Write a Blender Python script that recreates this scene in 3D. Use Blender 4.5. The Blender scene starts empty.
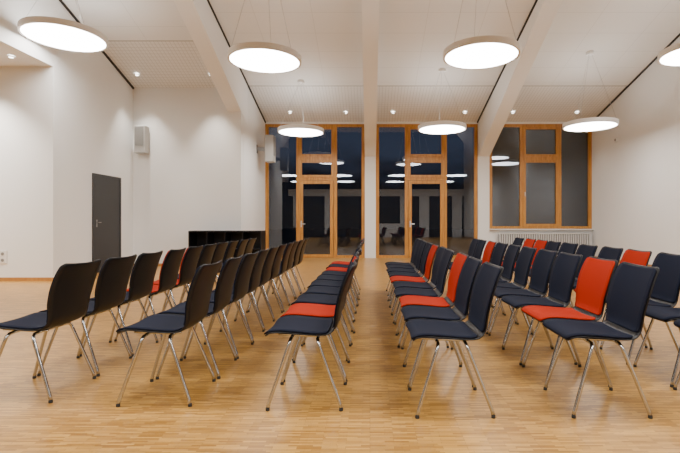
import bpy, bmesh, math, random
from mathutils import Vector
random.seed(4)
C = bpy.context.scene.collection
F=450.0; CX=370.0; CY=222.0; H=1.11
def PX(x,Z): return (x-CX)/F*Z
def PZ(y,Z): return H+(CY-y)/F*Z

# ---------------------------------------------------------------- materials
def mat(name, col, rough=.5, metal=0, emit=None, es=0, coat=0, noise=0, nscale=8, sheen=0, spec=None):
    m=bpy.data.materials.new(name); m.use_nodes=True
    nt=m.node_tree; b=nt.nodes['Principled BSDF']
    b.inputs['Base Color'].default_value=(*col,1); b.inputs['Roughness'].default_value=rough
    b.inputs['Metallic'].default_value=metal
    if spec is not None: b.inputs['Specular IOR Level'].default_value=spec
    if coat: b.inputs['Coat Weight'].default_value=coat
    if sheen: b.inputs['Sheen Weight'].default_value=sheen
    if emit: b.inputs['Emission Color'].default_value=(*emit,1); b.inputs['Emission Strength'].default_value=es
    if noise:
        tc=nt.nodes.new('ShaderNodeTexCoord'); n=nt.nodes.new('ShaderNodeTexNoise'); n.inputs['Scale'].default_value=nscale
        n.inputs['Detail'].default_value=4
        mx=nt.nodes.new('ShaderNodeMix'); mx.data_type='RGBA'
        mx.inputs['A'].default_value=(*[c*(1-noise) for c in col],1); mx.inputs['B'].default_value=(*[min(1,c*(1+noise)) for c in col],1)
        nt.links.new(tc.outputs['Object'],n.inputs['Vector']); nt.links.new(n.outputs['Fac'],mx.inputs['Factor'])
        nt.links.new(mx.outputs['Result'],b.inputs['Base Color'])
    return m
M={}
M['wall']=mat('wall_paint',(.83,.83,.82),.85,noise=.012,nscale=3)
M['beam']=mat('beam_paint',(.89,.89,.88),.7,noise=.01,nscale=2)
M['rear']=mat('rear_wall_dark',(.055,.05,.05),.7,noise=.2,nscale=2)  # unseen rear wall, made dark to keep its reflection in the glass low
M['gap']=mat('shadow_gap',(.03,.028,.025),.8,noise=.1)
M['black']=mat('black_laminate',(.007,.007,.0085),.40,noise=.2,nscale=40,spec=.30)
M['fab']=mat('dark_fabric',(.0065,.0092,.022),.9,noise=.3,nscale=300,spec=.2)
M['red']=mat('red_fabric',(.36,.019,.0035),.85,noise=.12,nscale=300,spec=.12)
M['chrome']=mat('chrome',(.54,.56,.59),.18,1,noise=.03)
M['rubber']=mat('rubber',(.03,.03,.03),.7,noise=.1)
M['door']=mat('door_grey',(.030,.031,.034),.5,noise=.05)
M['steel']=mat('steel',(.6,.6,.6),.3,1,noise=.03)
M['dsteel']=mat('brushed_handle',(.35,.35,.35),.4,1,noise=.03)
M['plastic']=mat('white_plastic',(.74,.74,.73),.5,noise=.02)
M['spk']=mat('speaker_cabinet',(.46,.455,.44),.5,noise=.02)
M['rad']=mat('radiator_paint',(.60,.60,.59),.5,noise=.02)
M['grille']=mat('speaker_grille',(.24,.235,.225),.7,noise=.1,nscale=200)
M['lampw']=mat('lamp_housing',(.93,.94,.95),.35,noise=.01)
M['diff']=mat('lamp_diffuser',(.9,.9,.9),.5,emit=(1,.97,.93),es=19,noise=.01)
M['spot']=mat('spot_glow',(.9,.9,.9),.5,emit=(1,.95,.87),es=14,noise=.01)
M['up']=mat('lamp_top',(.8,.8,.8),.5,emit=(1,.97,.93),es=6,noise=.01)
M['outdoor']=mat('terrace_ground',(.02,.02,.024),.9,noise=.2,nscale=2)
M['screen']=mat('roller_screen',(.045,.052,.066),.9,noise=.03)

def wood(name,c1,c2):
    m=mat(name,c1,.38); nt=m.node_tree; b=nt.nodes['Principled BSDF']
    tc=nt.nodes.new('ShaderNodeTexCoord'); mp=nt.nodes.new('ShaderNodeMapping'); mp.inputs['Scale'].default_value=(9,9,.8)
    n=nt.nodes.new('ShaderNodeTexNoise'); n.inputs['Scale'].default_value=3; n.inputs['Detail'].default_value=5
    rp=nt.nodes.new('ShaderNodeMapRange'); rp.inputs['From Min'].default_value=.3; rp.inputs['From Max'].default_value=.7
    mx=nt.nodes.new('ShaderNodeMix'); mx.data_type='RGBA'; mx.inputs['A'].default_value=(*c1,1); mx.inputs['B'].default_value=(*c2,1)
    nt.links.new(tc.outputs['Object'],mp.inputs['Vector']); nt.links.new(mp.outputs['Vector'],n.inputs['Vector'])
    nt.links.new(n.outputs['Fac'],rp.inputs['Value']); nt.links.new(rp.outputs['Result'],mx.inputs['Factor']); nt.links.new(mx.outputs['Result'],b.inputs['Base Color'])
    return m
M['oak']=wood('oak_frame',(.40,.16,.024),(.62,.30,.062))
M['base']=wood('oak_baseboard',(.38,.17,.04),(.5,.25,.07))

def floor_mat():
    m=mat('parquet',(.5,.3,.12),.34); nt=m.node_tree; b=nt.nodes['Principled BSDF']; L=nt.links.new
    tc=nt.nodes.new('ShaderNodeTexCoord')
    def brick(w,h,off,c1,c2):
        br=nt.nodes.new('ShaderNodeTexBrick'); br.offset=off; br.offset_frequency=3; br.squash=1.4; br.squash_frequency=5
        br.inputs['Scale'].default_value=1; br.inputs['Brick Width'].default_value=w; br.inputs['Row Height'].default_value=h
        br.inputs['Mortar Size'].default_value=.0008; br.inputs['Mortar Smooth'].default_value=.3; br.inputs['Bias'].default_value=0
        br.inputs['Color1'].default_value=c1; br.inputs['Color2'].default_value=c2; br.inputs['Mortar'].default_value=(.20,.095,.022,1)
        L(tc.outputs['Object'],br.inputs['Vector']); return br
    br=brick(.12,.014,.37,(.61,.335,.080,1),(.33,.155,.028,1))
    b2=brick(.16,.16,.0,(1.03,1.03,1.03,1),(.95,.945,.935,1)); b2.squash=1; b2.inputs['Mortar'].default_value=(.92,.91,.9,1); b2.inputs['Mortar Size'].default_value=.002
    mp=nt.nodes.new('ShaderNodeMapping'); mp.inputs['Scale'].default_value=(4,26,1)
    n=nt.nodes.new('ShaderNodeTexNoise'); n.inputs['Scale'].default_value=1.8; n.inputs['Detail'].default_value=4
    rp=nt.nodes.new('ShaderNodeMapRange'); rp.inputs['From Min'].default_value=.3; rp.inputs['From Max'].default_value=.7; rp.inputs['To Min'].default_value=.89; rp.inputs['To Max'].default_value=1.11
    mx=nt.nodes.new('ShaderNodeMix'); mx.data_type='RGBA'; mx.blend_type='MULTIPLY'; mx.inputs['Factor'].default_value=1
    my=nt.nodes.new('ShaderNodeMix'); my.data_type='RGBA'; my.blend_type='MULTIPLY'; my.inputs['Factor'].default_value=1
    L(tc.outputs['Object'],mp.inputs['Vector']); L(mp.outputs['Vector'],n.inputs['Vector'])
    L(n.outputs['Fac'],rp.inputs['Value']); L(br.outputs['Color'],mx.inputs['A']); L(rp.outputs['Result'],mx.inputs['B'])
    L(mx.outputs['Result'],my.inputs['A']); L(b2.outputs['Color'],my.inputs['B'])
    L(my.outputs['Result'],b.inputs['Base Color'])
    return m
M['floor']=floor_mat()
def panel_mat(name,w,h,ms,c,mc):
    m=mat(name,c,.85); nt=m.node_tree; b=nt.nodes['Principled BSDF']; L=nt.links.new
    tc=nt.nodes.new('ShaderNodeTexCoord')
    br=nt.nodes.new('ShaderNodeTexBrick'); br.offset=0
    br.inputs['Scale'].default_value=1; br.inputs['Brick Width'].default_value=w; br.inputs['Row Height'].default_value=h
    br.inputs['Mortar Size'].default_value=ms; br.inputs['Mortar Smooth'].default_value=.5
    br.inputs['Color1'].default_value=(*c,1); br.inputs['Color2'].default_value=(*[q*.99 for q in c],1); br.inputs['Mortar'].default_value=(*mc,1)
    L(tc.outputs['Object'],br.inputs['Vector']); L(br.outputs['Color'],b.inputs['Base Color'])
    return m
M['perf']=panel_mat('perforated_ceiling',.085,.10,.0085,(.82,.818,.805),(.62,.615,.60))
M['ceil']=panel_mat('ceiling_boards',1.2,.62,.006,(.83,.828,.815),(.68,.675,.66))
def glass_mat():
    m=bpy.data.materials.new('window_glass'); m.use_nodes=True; nt=m.node_tree; nt.nodes.clear(); L=nt.links.new
    o=nt.nodes.new('ShaderNodeOutputMaterial'); t=nt.nodes.new('ShaderNodeBsdfTransparent'); g=nt.nodes.new('ShaderNodeBsdfGlossy')
    t.inputs['Color'].default_value=(.72,.76,.8,1); g.inputs['Roughness'].default_value=.003; g.inputs['Color'].default_value=(.85,.88,.93,1)
    f=nt.nodes.new('ShaderNodeFresnel'); f.inputs['IOR'].default_value=1.85
    n=nt.nodes.new('ShaderNodeTexNoise'); n.inputs['Scale'].default_value=.6
    bp=nt.nodes.new('ShaderNodeBump'); bp.inputs['Strength'].default_value=.002; L(n.outputs['Fac'],bp.inputs['Height']); L(bp.outputs['Normal'],g.inputs['Normal'])
    x=nt.nodes.new('ShaderNodeMixShader'); L(f.outputs['Fac'],x.inputs['Fac']); L(t.outputs[0],x.inputs[1]); L(g.outputs[0],x.inputs[2]); L(x.outputs[0],o.inputs['Surface'])
    return m
M['glass']=glass_mat()

# ---------------------------------------------------------------- helpers
def tag(o,label=None,cat=None,group=None,kind=None):
    if label: o['label']=label
    if cat: o['category']=cat
    if group: o['group']=group
    if kind: o['kind']=kind
    return o
def obj(name,bm,m,parent=None,smooth=False,mats=None):
    bmesh.ops.recalc_face_normals(bm,faces=bm.faces)
    me=bpy.data.meshes.new(name); bm.to_mesh(me); bm.free()
    for q in (mats or [m]): me.materials.append(q)
    if smooth:
        for p in me.polygons: p.use_smooth=True
    o=bpy.data.objects.new(name,me); C.objects.link(o)
    if parent: o.parent=parent
    return o
def empty(name,loc,label,cat,group=None):
    o=bpy.data.objects.new(name,None); C.objects.link(o); o.location=loc; o.empty_display_size=.1
    return tag(o,label,cat,group)
def box(bm,x0,x1,y0,y1,z0,z1,mi=0):
    v=[bm.verts.new(p) for p in [(x0,y0,z0),(x1,y0,z0),(x1,y1,z0),(x0,y1,z0),(x0,y0,z1),(x1,y0,z1),(x1,y1,z1),(x0,y1,z1)]]
    for f in [(0,1,2,3),(4,5,6,7),(0,1,5,4),(1,2,6,5),(2,3,7,6),(3,0,4,7)]:
        fa=bm.faces.new([v[i] for i in f]); fa.material_index=mi
def B(*boxes):
    bm=bmesh.new()
    for b in boxes: box(bm,*b)
    return bm
def bevelbox(x0,x1,y0,y1,z0,z1,r=.01,seg=2):
    bm=B((x0,x1,y0,y1,z0,z1)); bmesh.ops.recalc_face_normals(bm,faces=bm.faces)
    bmesh.ops.bevel(bm,geom=list(bm.edges),offset=r,segments=seg,affect='EDGES',profile=.5)
    return bm
def prism_yz(bm,pts,x0,x1):
    a=[bm.verts.new((x0,y,z)) for y,z in pts]; b=[bm.verts.new((x1,y,z)) for y,z in pts]
    bm.faces.new(a); bm.faces.new(b[::-1]); n=len(pts)
    for i in range(n): bm.faces.new((a[i],a[(i+1)%n],b[(i+1)%n],b[i]))
def tube(bm,pts,r,seg=8,cap=True):
    pts=[Vector(p) for p in pts]; rings=[]
    for i,p in enumerate(pts):
        d=(pts[min(i+1,len(pts)-1)]-pts[max(i-1,0)]).normalized()
        u=d.cross(Vector((0,0,1)))
        if u.length<.05: u=d.cross(Vector((0,1,0)))
        u.normalize(); w=d.cross(u).normalized()
        rr=r[i] if isinstance(r,(list,tuple)) else r
        rings.append([bm.verts.new(p+rr*(math.cos(2*math.pi*k/seg)*u+math.sin(2*math.pi*k/seg)*w)) for k in range(seg)])
    for a,b in zip(rings,rings[1:]):
        for k in range(seg): bm.faces.new((a[k],a[(k+1)%seg],b[(k+1)%seg],b[k]))
    if cap: bm.faces.new(rings[0]); bm.faces.new(rings[-1][::-1])
def lathe(bm,prof,seg=48,mi=None):
    rings=[]
    for r,z in prof:
        rings.append([bm.verts.new((r*math.cos(2*math.pi*k/seg),r*math.sin(2*math.pi*k/seg),z)) for k in range(seg)] if r>1e-6 else [bm.verts.new((0,0,z))])
    for a,b in zip(rings,rings[1:]):
        for k in range(seg):
            k2=(k+1)%seg
            if len(a)==1: bm.faces.new((a[0],b[k],b[k2]))
            elif len(b)==1: bm.faces.new((a[k],a[k2],b[0]))
            else: bm.faces.new((a[k],a[k2],b[k2],b[k]))
def struct(name,bm,m,parent=None,mats=None):
    o=obj(name,bm,m,parent,mats=mats)
    if not parent: o['kind']='structure'
    return o

# ---------------------------------------------------------------- geometry numbers
WZ=13.9                       # window wall depth
XL=-5.95; XR=6.86
B1=(-3.58,-3.24); B2=(-.16,.18); B3=(3.33,3.68)
FL=11.3                       # left frontal wall
RB=8.45                       # recess back wall
RC=4.03                       # recess ceiling
LS=9.7                        # seam of left ceiling
def ceil(y): return 4.20+.27*(WZ-y)
def ceilL(y): return 4.475+.337*(FL-y)
def beamb(y): return H+2.0+.42*(WZ-y)
def beamb1(y): return H+2.52+.405*(11.95-y)
YR=1.0; YB=-5.0
zt=ceil(YR)
struct('floor',B((-11,XR+.2,YB,WZ+.12,-.1,0)),M['floor'])
# ceilings
bm=bmesh.new(); prism_yz(bm,[(11.95,ceil(11.95)),(YR,ceil(YR)),(YB,zt),(YB,zt+.2),(YR,zt+.2),(11.95,ceil(11.95)+.2)],B1[1],XR+.2)
struct('ceiling',bm,M['ceil'])
bm=bmesh.new(); prism_yz(bm,[(WZ+.2,ceil(WZ+.2)+.004),(11.95,ceil(11.95)+.004),(11.95,ceil(11.95)+.2),(WZ+.2,ceil(WZ+.2)+.2)],B1[1],XR+.2)
struct('ceiling',bm,M['perf'])
bm=bmesh.new(); prism_yz(bm,[(LS,ceilL(LS)),(YR,ceilL(YR)),(YB,ceilL(YR)),(YB,ceilL(YR)+.2),(YR,ceilL(YR)+.2),(LS,ceilL(LS)+.2)],XL-.2,B1[0])
struct('ceiling',bm,M['ceil'])
bm=bmesh.new(); prism_yz(bm,[(FL+.2,ceilL(FL+.2)+.004),(LS,ceilL(LS)+.004),(LS,ceilL(LS)+.2),(FL+.2,ceilL(FL+.2)+.2)],XL-.2,B1[0])
struct('ceiling',bm,M['perf'])
struct('ceiling',B((-11,XL-.2,YB,RB+.2,RC,RC+.2)),M['ceil'])
# beams
for i,(a,b) in enumerate((B1,B2,B3)):
    bm=bmesh.new(); y1=WZ if i else FL+.6; fb=beamb if i else beamb1
    a,b=(a,b+.004) if i==0 else (a,b)
    prism_yz(bm,[(y1,fb(y1)),(YR+2,fb(YR+2)),(YB,fb(YR+2)),(YB,zt+.9),(YR,zt+.9),(y1,ceil(y1)+.25 if i else ceil(y1)+.6)],a,b)
    struct('trim_%d'%(i+1),bm,M['beam'])
# dark strips along ceiling edges, the shade of the gaps put into their colour
k=4
for (x0,x1,fn,ye) in ((B1[1],B1[1]+.03,ceil,WZ),(B3[0]-.03,B3[0],ceil,WZ),(XR-.03,XR,ceil,WZ),(XL,XL+.035,ceilL,FL)):
    bm=bmesh.new(); prism_yz(bm,[(ye-.01,fn(ye)-.035),(YR,fn(YR)-.035),(YR,fn(YR)+.01),(ye-.01,fn(ye)+.01)],x0,x1)
    struct('trim_%d'%k,bm,M['gap']); k+=1
# seam in ceilings
for (x0,x1,fn,ye) in ((B1[1]+.03,B3[0]-.03,ceil,11.95),(B3[1],XR-.03,ceil,11.95),(XL+.04,B1[0],ceilL,LS)):
    bm=bmesh.new(); prism_yz(bm,[(ye-.012,fn(ye-.012)-.002),(ye+.012,fn(ye+.012)-.002),(ye+.012,fn(ye)+.01),(ye-.012,fn(ye)+.01)],x0,x1)
    struct('trim_%d'%k,bm,mat('seam',(.4,.39,.36),.8,noise=.05)); k+=1
# walls
bm=bmesh.new(); box(bm,XL-.2,XL,RB,FL+.2,0,RC); prism_yz(bm,[(YB,RC),(FL+.2,RC),(FL+.2,ceilL(FL+.2)+.1),(YR,ceilL(YR)+.1),(YB,ceilL(YR)+.1)],XL-.2,XL)
struct('wall_left',bm,M['wall'])
struct('wall_recess_back',B((-11,XL-.2,RB,RB+.2,0,RC)),M['wall'])
struct('wall_recess_left',B((-11.2,-11,YB,RB+.2,0,RC+.2)),M['wall'])
struct('wall_back_left',B((XL,B1[1]-.004,FL,FL+.2,0,5.0)),M['wall'])
bm=bmesh.new(); box(bm,B1[0],B1[1],FL+.2,WZ+.2,0,5.2)
struct('wall_return',bm,M['wall'])
bm=bmesh.new(); prism_yz(bm,[(YB,0),(WZ+.2,0),(WZ+.2,ceil(WZ+.2)+.15),(YR,zt+.15),(YB,zt+.15)],XR,XR+.2)
struct('wall_right',bm,M['wall'])
struct('wall_rear',B((-11.2,XR+.2,YB-.2,YB,0,9.2)),M['rear'])
bm=bmesh.new()  # unseen white blocks, added to break up the reflections in the window panes
for xx in (-5.6,-3.3,-.3,2.2,3.6,6.0): box(bm,xx,xx+.7,YB,YB+.15,0,3.0)
box(bm,-5.95,XR,YB,YB+.16,3.0,3.5); box(bm,-.3,2.9,YB,YB+.1,0,1.0)
struct('rear_reflection_blocks',bm,M['wall'])
ZT=4.14
bm=bmesh.new()
box(bm,B1[1],XR,WZ,WZ+.2,ZT,4.45)
box(bm,B2[0],B2[1],WZ-.04,WZ+.2,0,ZT); box(bm,B3[0],B3[1],WZ-.04,WZ+.2,0,ZT)
box(bm,B3[1],XR,WZ,WZ+.2,0,.90)
struct('wall_back',bm,M['wall'])
# baseboards
struct('baseboard_left',B((XL,XL+.018,RB,9.6,0,.07)),M['base'])
struct('baseboard_recess',B((-11,XL,RB-.018,RB,0,.07)),M['base'])
struct('baseboard_back_left',B((XL+.02,B1[1],FL-.018,FL,0,.07)),M['base'])
struct('baseboard_right',B((XR-.018,XR,YB,WZ,0,.07)),M['base'])
struct('baseboard_back',B((B3[1],XR-.02,WZ-.018,WZ,0,.07)),M['base'])

# ---------------------------------------------------------------- glazing
def pane(x0,x1,z0,z1,y,parent): return obj('pane',B((x0,x1,y,y+.012,z0,z1)),M['glass'],parent)
def rectframe(bm,x0,x1,z0,z1,w,y0,y1):
    box(bm,x0,x0+w,y0,y1,z0,z1); box(bm,x1-w,x1,y0,y1,z0,z1)
    box(bm,x0+w,x1-w,y0,y1,z0,z0+w); box(bm,x0+w,x1-w,y0,y1,z1-w,z1)
def window(n,x0,xa,xb,x1,z0,door):
    w=.10; y0=WZ+.02; y1=WZ+.12
    bm=bmesh.new(); zb=z0
    for x in (x0,xa,xb,x1-w): box(bm,x,x+w,y0,y1,zb,ZT)
    for a,b in ((x0+w,xa),(xa+w,xb),(xb+w,x1-w)):
        box(bm,a,b,y0,y1,ZT-.09,ZT)
        if not(door and a==xa+w): box(bm,a,b,y0,y1,zb,zb+.08)
    t1=(3.02,3.13)
    box(bm,xa+w,xb,y0,y1,*t1)
    if door: box(bm,xa+w,xb,y0,y1,2.40,2.49)
    fr=struct('window_%d'%n,bm,M['oak'])
    pane(x0+w,xa,zb+.08,ZT-.09,WZ+.06,fr); pane(xb+w,x1-w,zb+.08,ZT-.09,WZ+.06,fr)
    def sash(a,b,c,d,handle=None):
        s=bmesh.new(); rectframe(s,a,b,c,d,.075,WZ+.0,WZ+.08); s=obj('sash',s,M['oak'],fr)
        pane(a+.075,b-.075,c+.075,d-.075,WZ+.04,s)
        if handle:
            hb=bmesh.new(); box(hb,a+.03,a+.05,WZ-.05,WZ-.035,handle,handle+.13); box(hb,a+.032,a+.048,WZ-.035,WZ,handle+.1,handle+.12); obj('window_handle',hb,M['steel'],s)
    sash(xa+w,xb,t1[1],ZT-.09)
    if door:
        sash(xa+w,xb,2.49,3.02)
        d=bmesh.new(); a,b=xa+w+.01,xb-.01; rectframe(d,a,b,.01,2.39,.10,WZ-.01,WZ+.08)
        d=struct('door_%d'%(n+1),d,M['oak'])
        pane(a+.10,b-.10,.11,2.29,WZ+.03,d)
        hb=bmesh.new(); tube(hb,[(a+.05,WZ-.01,1.05),(a+.05,WZ-.07,1.05),(a+.18,WZ-.07,1.05)],.012); box(hb,a+.03,a+.07,WZ-.018,WZ-.01,.95,1.15); obj('door_handle',hb,M['steel'],d)
    else:
        sash(xa+w,xb,zb+.08,3.02,handle=1.9)
    return fr
window(1,-3.24,-2.28,-1.12,-.16,0,True)
window(2,.18,1.08,2.28,3.33,0,True)
window(3,3.68,4.64,5.82,XR,.90,False)
struct('trim_%d'%k,B((B3[1],XR,WZ-.12,WZ+.02,.87,.90)),M['plastic']); k+=1
# exterior screen behind right window, and terrace
struct('trim_%d'%k,B((B3[1]-.1,XR+.2,WZ+.35,WZ+.36,.6,4.3)),M['screen']); k+=1
struct('floor_outside',B((-40,40,WZ+.25,80,-.25,-.15)),M['outdoor'])

# grey door in left wall
ya,yb=9.68,10.66
d=struct('door_1',B((XL-.02,XL+.02,ya,yb,.005,2.11)),M['door'])
bm=bmesh.new(); box(bm,XL-.02,XL+.03,ya-.05,ya,0,2.16); box(bm,XL-.02,XL+.03,yb,yb+.05,0,2.16); box(bm,XL-.02,XL+.03,ya,yb,2.11,2.16)
obj('door_frame',bm,M['door'],d)
bm=bmesh.new(); box(bm,XL+.02,XL+.028,ya+.06,ya+.10,1.0,1.16); tube(bm,[(XL+.02,ya+.08,1.1),(XL+.06,ya+.08,1.1),(XL+.06,ya+.18,1.1)],.009); obj('door_handle',bm,M['dsteel'],d)

# ---------------------------------------------------------------- chair
prof=[(-.230,.425,.198),(-.210,.444,.205),(-.15,.452,.210),(-.05,.446,.212),(.05,.437,.211),(.12,.436,.204),(.163,.450,.195),(.190,.488,.189),(.203,.545,.194),(.216,.61,.204),(.236,.69,.210),(.264,.77,.206),(.300,.845,.196)]
def catmull(P,n):
    out=[]
    for i in range(len(P)-1):
        p0=P[max(i-1,0)];p1=P[i];p2=P[i+1];p3=P[min(i+2,len(P)-1)]
        for j in range(n):
            t=j/n
            out.append(tuple(.5*((2*b)+(c-a)*t+(2*a-5*b+4*c-d)*t*t+(-a+3*b-3*c+d)*t**3) for a,b,c,d in zip(p0,p1,p2,p3)))
    out.append(P[-1]); return out
SP=catmull(prof,4)
def loft(i0,i1,o0,o1,inset,r):
    """sheet following the profile between samples, from normal offset o0 to o1, corners rounded by r"""
    bm=bmesh.new(); S=SP[i0:i1+1]
    d=[0]
    for a,b in zip(S,S[1:]): d.append(d[-1]+math.hypot(b[0]-a[0],b[1]-a[1]))
    T=d[-1]; NT=10
    rings=[]
    ss=[0,.003,.009,.018]+[q for q in d if .025<q<T-.025]+[T-.018,T-.009,T-.003,T]
    for s in ss:
        for q in range(len(d)-1):
            if d[q+1]>=s-1e-9: break
        t=(s-d[q])/(d[q+1]-d[q]); a,b=S[q],S[q+1]
        x=a[0]+(b[0]-a[0])*t; z=a[1]+(b[1]-a[1])*t; hw=a[2]+(b[2]-a[2])*t-inset
        tx,tz=b[0]-a[0],b[1]-a[1]; l=math.hypot(tx,tz); tx/=l; tz/=l; nx,nz=-tz,tx
        de=min(s,T-s)
        if de<r: hw-= r-math.sqrt(max(0,r*r-(r-de)**2))
        th=1 if de>.006 else math.sqrt(max(0,1-((.006-de)/.006)**2))*.6+.4
        ring=[]
        backness=max(0,min(1,(z-.47)/.12))
        def P(tt,off):
            o=off+.020*backness*tt*tt+(1-backness)*.010*(tt*tt)
            return bm.verts.new((x+nx*o,hw*tt,z+nz*o))
        mid=(o0+o1)/2
        for j in range(NT+1):
            tt=-1+2*j/NT; ee=.7 if j in(0,NT) else 1
            ring.append(P(tt, mid+(o1-mid)*th*ee))
        for j in range(NT,-1,-1):
            tt=-1+2*j/NT; ee=.7 if j in(0,NT) else 1
            ring.append(P(tt, mid+(o0-mid)*th*ee))
        rings.append(ring)
    n=len(rings[0])
    for a,b in zip(rings,rings[1:]):
        for q in range(n): bm.faces.new((a[q],a[(q+1)%n],b[(q+1)%n],b[q]))
    bm.faces.new(rings[0]); bm.faces.new(rings[-1][::-1])
    return bm
def make_chair(red):
    t=empty('stacking_chair',(0,0,0),'x','chair')
    N=len(SP)-1
    fm=M['red'] if red else M['fab']
    obj('shell',loft(0,N,-.009,0,0,.028),M['black'],t,True)
    obj('seat_pad',loft(1,22,.001,.013,.005,.026),fm,t,True)
    obj('back_pad',loft(26,N-1,.001,.011,.006,.026),fm,t,True)
    for sy in (-1,1):
        for (fx,tx) in ((-.212,-.085),(.220,.075)):
            bm=bmesh.new()
            tube(bm,[(fx,sy*.212,.012),(fx*.97,sy*.210,.04),(fx+(tx-fx)*.90,sy*.178,.365),(fx+(tx-fx)*.96,sy*.172,.392),(tx,sy*.155,.408),(tx,sy*.12,.411)],.0105,8)
            lg=obj('leg',bm,M['chrome'],t,True)
            bm=bmesh.new(); tube(bm,[(fx,sy*.212,0),(fx,sy*.212,.016)],.012,8); obj('foot_glide',bm,M['rubber'],lg)
    bm=bmesh.new()
    for tx in (-.085,.075): tube(bm,[(tx,-.125,.411),(tx,.125,.411)],.0105,8)
    for y in (-.1,.1): tube(bm,[(-.17,y,.425),(-.085,y,.420),(.075,y,.412),(.12,y,.420)],.009,8)
    obj('seat_frame',bm,M['chrome'],t,True)
    return t
def copy_tree(o,parent=None):
    c=o.copy(); C.objects.link(c)
    if parent: c.parent=parent
    for ch in list(o.children): copy_tree(ch,c)
    return c
protos={False:None,True:None}
ordn=['nearest','second nearest','third nearest','fourth nearest','fifth nearest','sixth nearest','seventh nearest','eighth nearest','ninth nearest','tenth nearest','farthest']
rows=[(-2.17,2.98,10,(3,4),'leftmost row'),(-1.30,2.92,10,(),'second row from the left'),(-.39,2.86,10,(1,7,9),'third row from the left'),
      (.48,2.76,10,(2,5),'third row from the right'),(1.38,2.76,10,(1,7),'second row from the right'),(2.23,2.76,11,(3,8,9),'rightmost row')]
for ri,(x,y0,n,reds,rn) in enumerate(rows):
    for i in range(n):
        red=i in reds
        if protos[red] is None: protos[red]=make_chair(red); o=protos[red]
        else: o=copy_tree(protos[red])
        o.location=(x+random.uniform(-.012,.012),y0+.475*i,0); o.rotation_euler.z=math.radians(random.uniform(-1.5,1.5))
        nm='farthest' if i==n-1 else ordn[i]
        o['label']=('red padded' if red else 'black padded')+' chair with chrome legs, %s in the %s'%(nm,rn)
        o['category']='chair'; o['group']='stacking chairs in six rows'

# ---------------------------------------------------------------- pendant lamps
def pendant(px,py,w,label,D=1.2):
    Z=F*D/w; x=PX(px,Z); z=PZ(py,Z); R=D/2
    t=empty('pendant_lamp',(x,Z,z),label,'ceiling lamp','round pendant lamps')
    bm=bmesh.new(); lathe(bm,[(R-.035,-.036),(R-.035,-.045),(R,-.045),(R,.05),(R-.03,.06),(R-.06,.06)],64); obj('lamp_housing',bm,M['lampw'],t)
    bm=bmesh.new(); lathe(bm,[(0,-.038),(R-.035,-.038)],64); obj('diffuser',bm,M['diff'],t)
    bm=bmesh.new(); lathe(bm,[(0,.055),(R-.06,.055)],64); obj('upper_diffuser',bm,M['up'],t)
    zc=(ceilL if x<B1[0] else ceil)(Z)-z
    for a in (90,210,330):
        bm=bmesh.new(); c,s=math.cos(math.radians(a)),math.sin(math.radians(a))
        tube(bm,[(c*(R-.04),s*(R-.04),.055),(c*.03,s*.03,zc-.02)],.004,5); obj('suspension_cable',bm,M['steel'],t)
    bm=bmesh.new(); lathe(bm,[(0,zc+.02),(.09,zc+.02),(.09,zc-.05),(0,zc-.05)],24); obj('ceiling_rose',bm,M['lampw'],t)
pendant(65,36,75,'large round pendant lamp nearest the left wall, leftmost in the near row',D=1.3)
pendant(265,59,72,'large round pendant lamp in the near row, above the second chair row')
pendant(481,54,75,'large round pendant lamp in the near row, right of the centre beam')
pendant(699,52,70,'round pendant lamp cut off by the right edge of the photo')
pendant(301,131,46,'far round pendant lamp in front of the left glazed door')
pendant(442,128,48,'far round pendant lamp in front of the middle glazed door')
pendant(590,125,51,'far round pendant lamp in front of the right window')

# recessed spots
def spot(px,Z,fn,label,x=None,z=None):
    x=PX(px,Z) if x is None else x
    zc=fn(Z) if z is None else z
    t=empty('ceiling_spot',(x,Z,zc-.012),label,'spotlight','small recessed ceiling spots')
    bm=bmesh.new(); lathe(bm,[(.04,0),(.04,-.02),(.06,-.02),(.06,.0)],20); r=obj('trim_ring',bm,M['lampw'],t)
    bm=bmesh.new(); lathe(bm,[(0,-.008),(.04,-.008)],20); obj('bulb',bm,M['spot'],t)
for px,l in ((290,'left of the far left pendant'),(346,'just left of the centre beam'),(393,'just right of the centre beam'),(465,'right of the middle window group top'),(513,'above the left pane of the right window'),(577,'above the right pane of the right window')):
    spot(px,13.3,ceil,'small recessed ceiling spot '+l)
spot(137,10.77,ceilL,'small recessed ceiling spot in the left bay near the wall speaker')
spot(211,10.77,ceilL,'small recessed ceiling spot in the left bay beside the left beam')
spot(28,7.9,None,'small recessed ceiling spot in the low ceiling at far left',z=RC,x=-6.3)

# ---------------------------------------------------------------- speakers
def speaker(loc,rz,label,w=.34,h=.72,off=0):
    t=empty('wall_speaker',loc,label,'loudspeaker'); t.rotation_euler.z=rz
    obj('cabinet',bevelbox(-w/2,w/2,-.28-off,-.04-off,-h/2,h/2,.02),M['spk'],t)
    obj('grille',bevelbox(-w/2+.03,w/2-.03,-.295-off,-.275-off,-h/2+.18,h/2-.03,.008),M['grille'],t)
    bm=bmesh.new(); box(bm,-.03,.03,-.05-off,0,-.05,.05); box(bm,-.06,.06,-.012,0,-.12,.12)
    obj('bracket',bm,M['dsteel'],t)
speaker((PX(143,FL-.1),FL,PZ(141,FL)),0,'grey wall speaker high on the left wall near the dark door',w=.27,h=.68)
speaker((B1[1],12.9,PZ(149,12.9)),math.radians(90),'grey wall speaker bracketed beside the left glazed wall',off=.22,h=.76)

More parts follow.
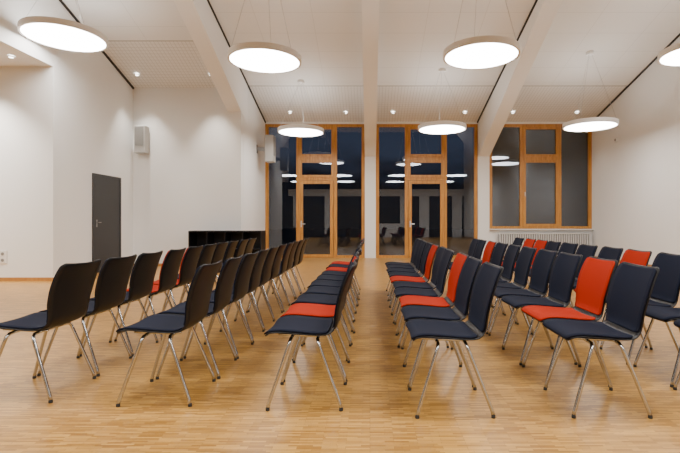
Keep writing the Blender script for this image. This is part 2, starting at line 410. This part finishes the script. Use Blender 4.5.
# ---------------------------------------------------------------- low black shelf
x0,x1=-4.30,-2.58; y0,y1=10.65,11.12; 
t=empty('low_shelf',((x0+x1)/2,(y0+y1)/2,0),'low black open shelf unit in front of the white wall behind the chairs','shelf')
def lb(*b): return (b[0]-(x0+x1)/2,b[1]-(x0+x1)/2,b[2]-(y0+y1)/2,b[3]-(y0+y1)/2,b[4],b[5])
obj('top',B(lb(x0,x1,y0,y1,.87,.90)),M['black'],t); obj('bottom',B(lb(x0,x1,y0,y1,0,.06)),M['black'],t)
obj('back_panel',B(lb(x0,x1,y1-.02,y1,.06,.87)),M['black'],t)
n=4
for i in range(n+1):
    xx=x0+(x1-x0-.025)*i/n; obj('side_panel',B(lb(xx,xx+.025,y0,y1-.02,.06,.87)),M['black'],t)
    if i<n: obj('shelf_board',B(lb(xx+.025,xx+(x1-x0-.025)/n,y0+.01,y1-.02,.45,.47)),M['black'],t)

# radiator
x0,x1=3.95,6.75
t=empty('radiator',((x0+x1)/2,WZ-.12,0),'long low white radiator under the right window','radiator')
hw=(x1-x0)/2
bm=bmesh.new(); 
for i in range(40):
    a=-hw+2*hw*i/40; box(bm,a,a+2*hw/40*.6,-.06,-.02,.22,.74)
obj('fins',bm,M['rad'],t)
obj('back_panel',B((-hw,hw,0,.03,.2,.74)),M['gap'],t)  # near-black colour stands in for the shade between the fins
bm=bmesh.new(); box(bm,-hw,hw,-.07,.04,.74,.77); box(bm,-hw,hw,-.07,.04,.19,.22); obj('casing',bm,M['rad'],t)
for s in (-1,1): obj('foot',B((s*hw*.8-.03,s*hw*.8+.03,-.03,.02,0,.19)),M['rad'],t)

# sockets and sensor
t=empty('wall_socket',(PX(3,RB),RB,PZ(257,RB)),'white double wall socket at far left above the baseboard','socket')
obj('plate',bevelbox(-.08,.08,-.012,0,-.12,.12,.004),M['plastic'],t)
bm=bmesh.new()
for zz in (-.06,.06): tube(bm,[(0,-.013,zz),(0,-.016,zz)],.03,16)
obj('insert',bm,M['grille'],t)
Zs=450*XR/(617-370)
t=empty('wall_sensor',(XR,Zs,PZ(140,Zs)),'small white sensor high on the right wall','sensor')
obj('sensor_body',bevelbox(-.05,0,-.06,.06,-.06,.06,.01),M['plastic'],t)
bm=bmesh.new(); tube(bm,[(-.05,0,0),(-.065,0,0)],[.035,.02],14); obj('lens',bm,M['grille'],t)

# ---------------------------------------------------------------- lights
def area(loc,size,e,rot=(0,0,0),col=(1,.97,.93)):
    l=bpy.data.lights.new('fill_light','AREA'); l.shape='DISK'; l.size=size; l.energy=e; l.color=col
    o=bpy.data.objects.new('fill_light',l); C.objects.link(o); o.location=loc; o.rotation_euler=rot
for x in (-4.5,-1.6,1.6,4.8):  # unseen fill lamps, added over the near end to brighten the room
    for y in (2.8,-1.0): area((x,y,3.7),1.2,104)
def sp(loc,e,tgt,ang=70):
    l=bpy.data.lights.new('spot_light','SPOT'); l.energy=e; l.spot_size=math.radians(ang); l.spot_blend=.9; l.color=(1,.94,.85); l.shadow_soft_size=.05
    o=bpy.data.objects.new('spot_light',l); C.objects.link(o); o.location=loc
    o.rotation_euler=(Vector(tgt)-Vector(loc)).to_track_quat('-Z','Y').to_euler()
sp((-5.5,10.75,4.5),220,(-5.5,11.1,0)); sp((-3.85,10.75,4.5),220,(-3.85,11.1,0)); sp((-7.2,7.6,RC-.04),620,(-7.2,8.3,0),100); sp((-8.6,6.7,RC-.04),650,(-8.6,8.1,0),100)
for x in (-2.4,-.75,.7,2.9,4.4,6.3): sp((x,13.25,4.2),30,(x,13.3,0))

# world: dusk sky with a little cloud variation
w=bpy.data.worlds.new('dusk'); bpy.context.scene.world=w; w.use_nodes=True; nt=w.node_tree; bg=nt.nodes['Background']; L=nt.links.new
tc=nt.nodes.new('ShaderNodeTexCoord'); sx=nt.nodes.new('ShaderNodeSeparateXYZ'); cr=nt.nodes.new('ShaderNodeValToRGB')
mp=nt.nodes.new('ShaderNodeMapping'); mp.inputs['Scale'].default_value=(1,1,3); nz=nt.nodes.new('ShaderNodeTexNoise'); nz.inputs['Scale'].default_value=9; nz.inputs['Detail'].default_value=5
ad=nt.nodes.new('ShaderNodeMath'); ad.operation='MULTIPLY_ADD'; ad.inputs[1].default_value=.14
sb=nt.nodes.new('ShaderNodeMath'); sb.operation='SUBTRACT'; sb.inputs[1].default_value=.5
L(tc.outputs['Generated'],sx.inputs[0]); L(tc.outputs['Generated'],mp.inputs['Vector']); L(mp.outputs['Vector'],nz.inputs['Vector'])
L(nz.outputs['Fac'],sb.inputs[0]); L(sb.outputs[0],ad.inputs[0]); L(sx.outputs['Z'],ad.inputs[2]); L(ad.outputs[0],cr.inputs['Fac']); L(cr.outputs['Color'],bg.inputs['Color'])
e=cr.color_ramp.elements; e[0].position=0; e[0].color=(.010,.011,.015,1); e[1].position=.5; e[1].color=(.03,.04,.075,1)
q=cr.color_ramp.elements.new(.09); q.color=(.012,.014,.022,1); q=cr.color_ramp.elements.new(.16); q.color=(.065,.08,.125,1)
bg.inputs['Strength'].default_value=.85

# camera
cd=bpy.data.cameras.new('camera'); cam=bpy.data.objects.new('camera',cd); C.objects.link(cam)
cam.location=(0,0,H); cam.rotation_euler=(math.pi/2,0,0); cd.sensor_width=36; cd.lens=F/680*36
cd.shift_x=(340-CX)/680; cd.shift_y=(CY-226.5)/680; cd.clip_end=200
bpy.context.scene.camera=cam
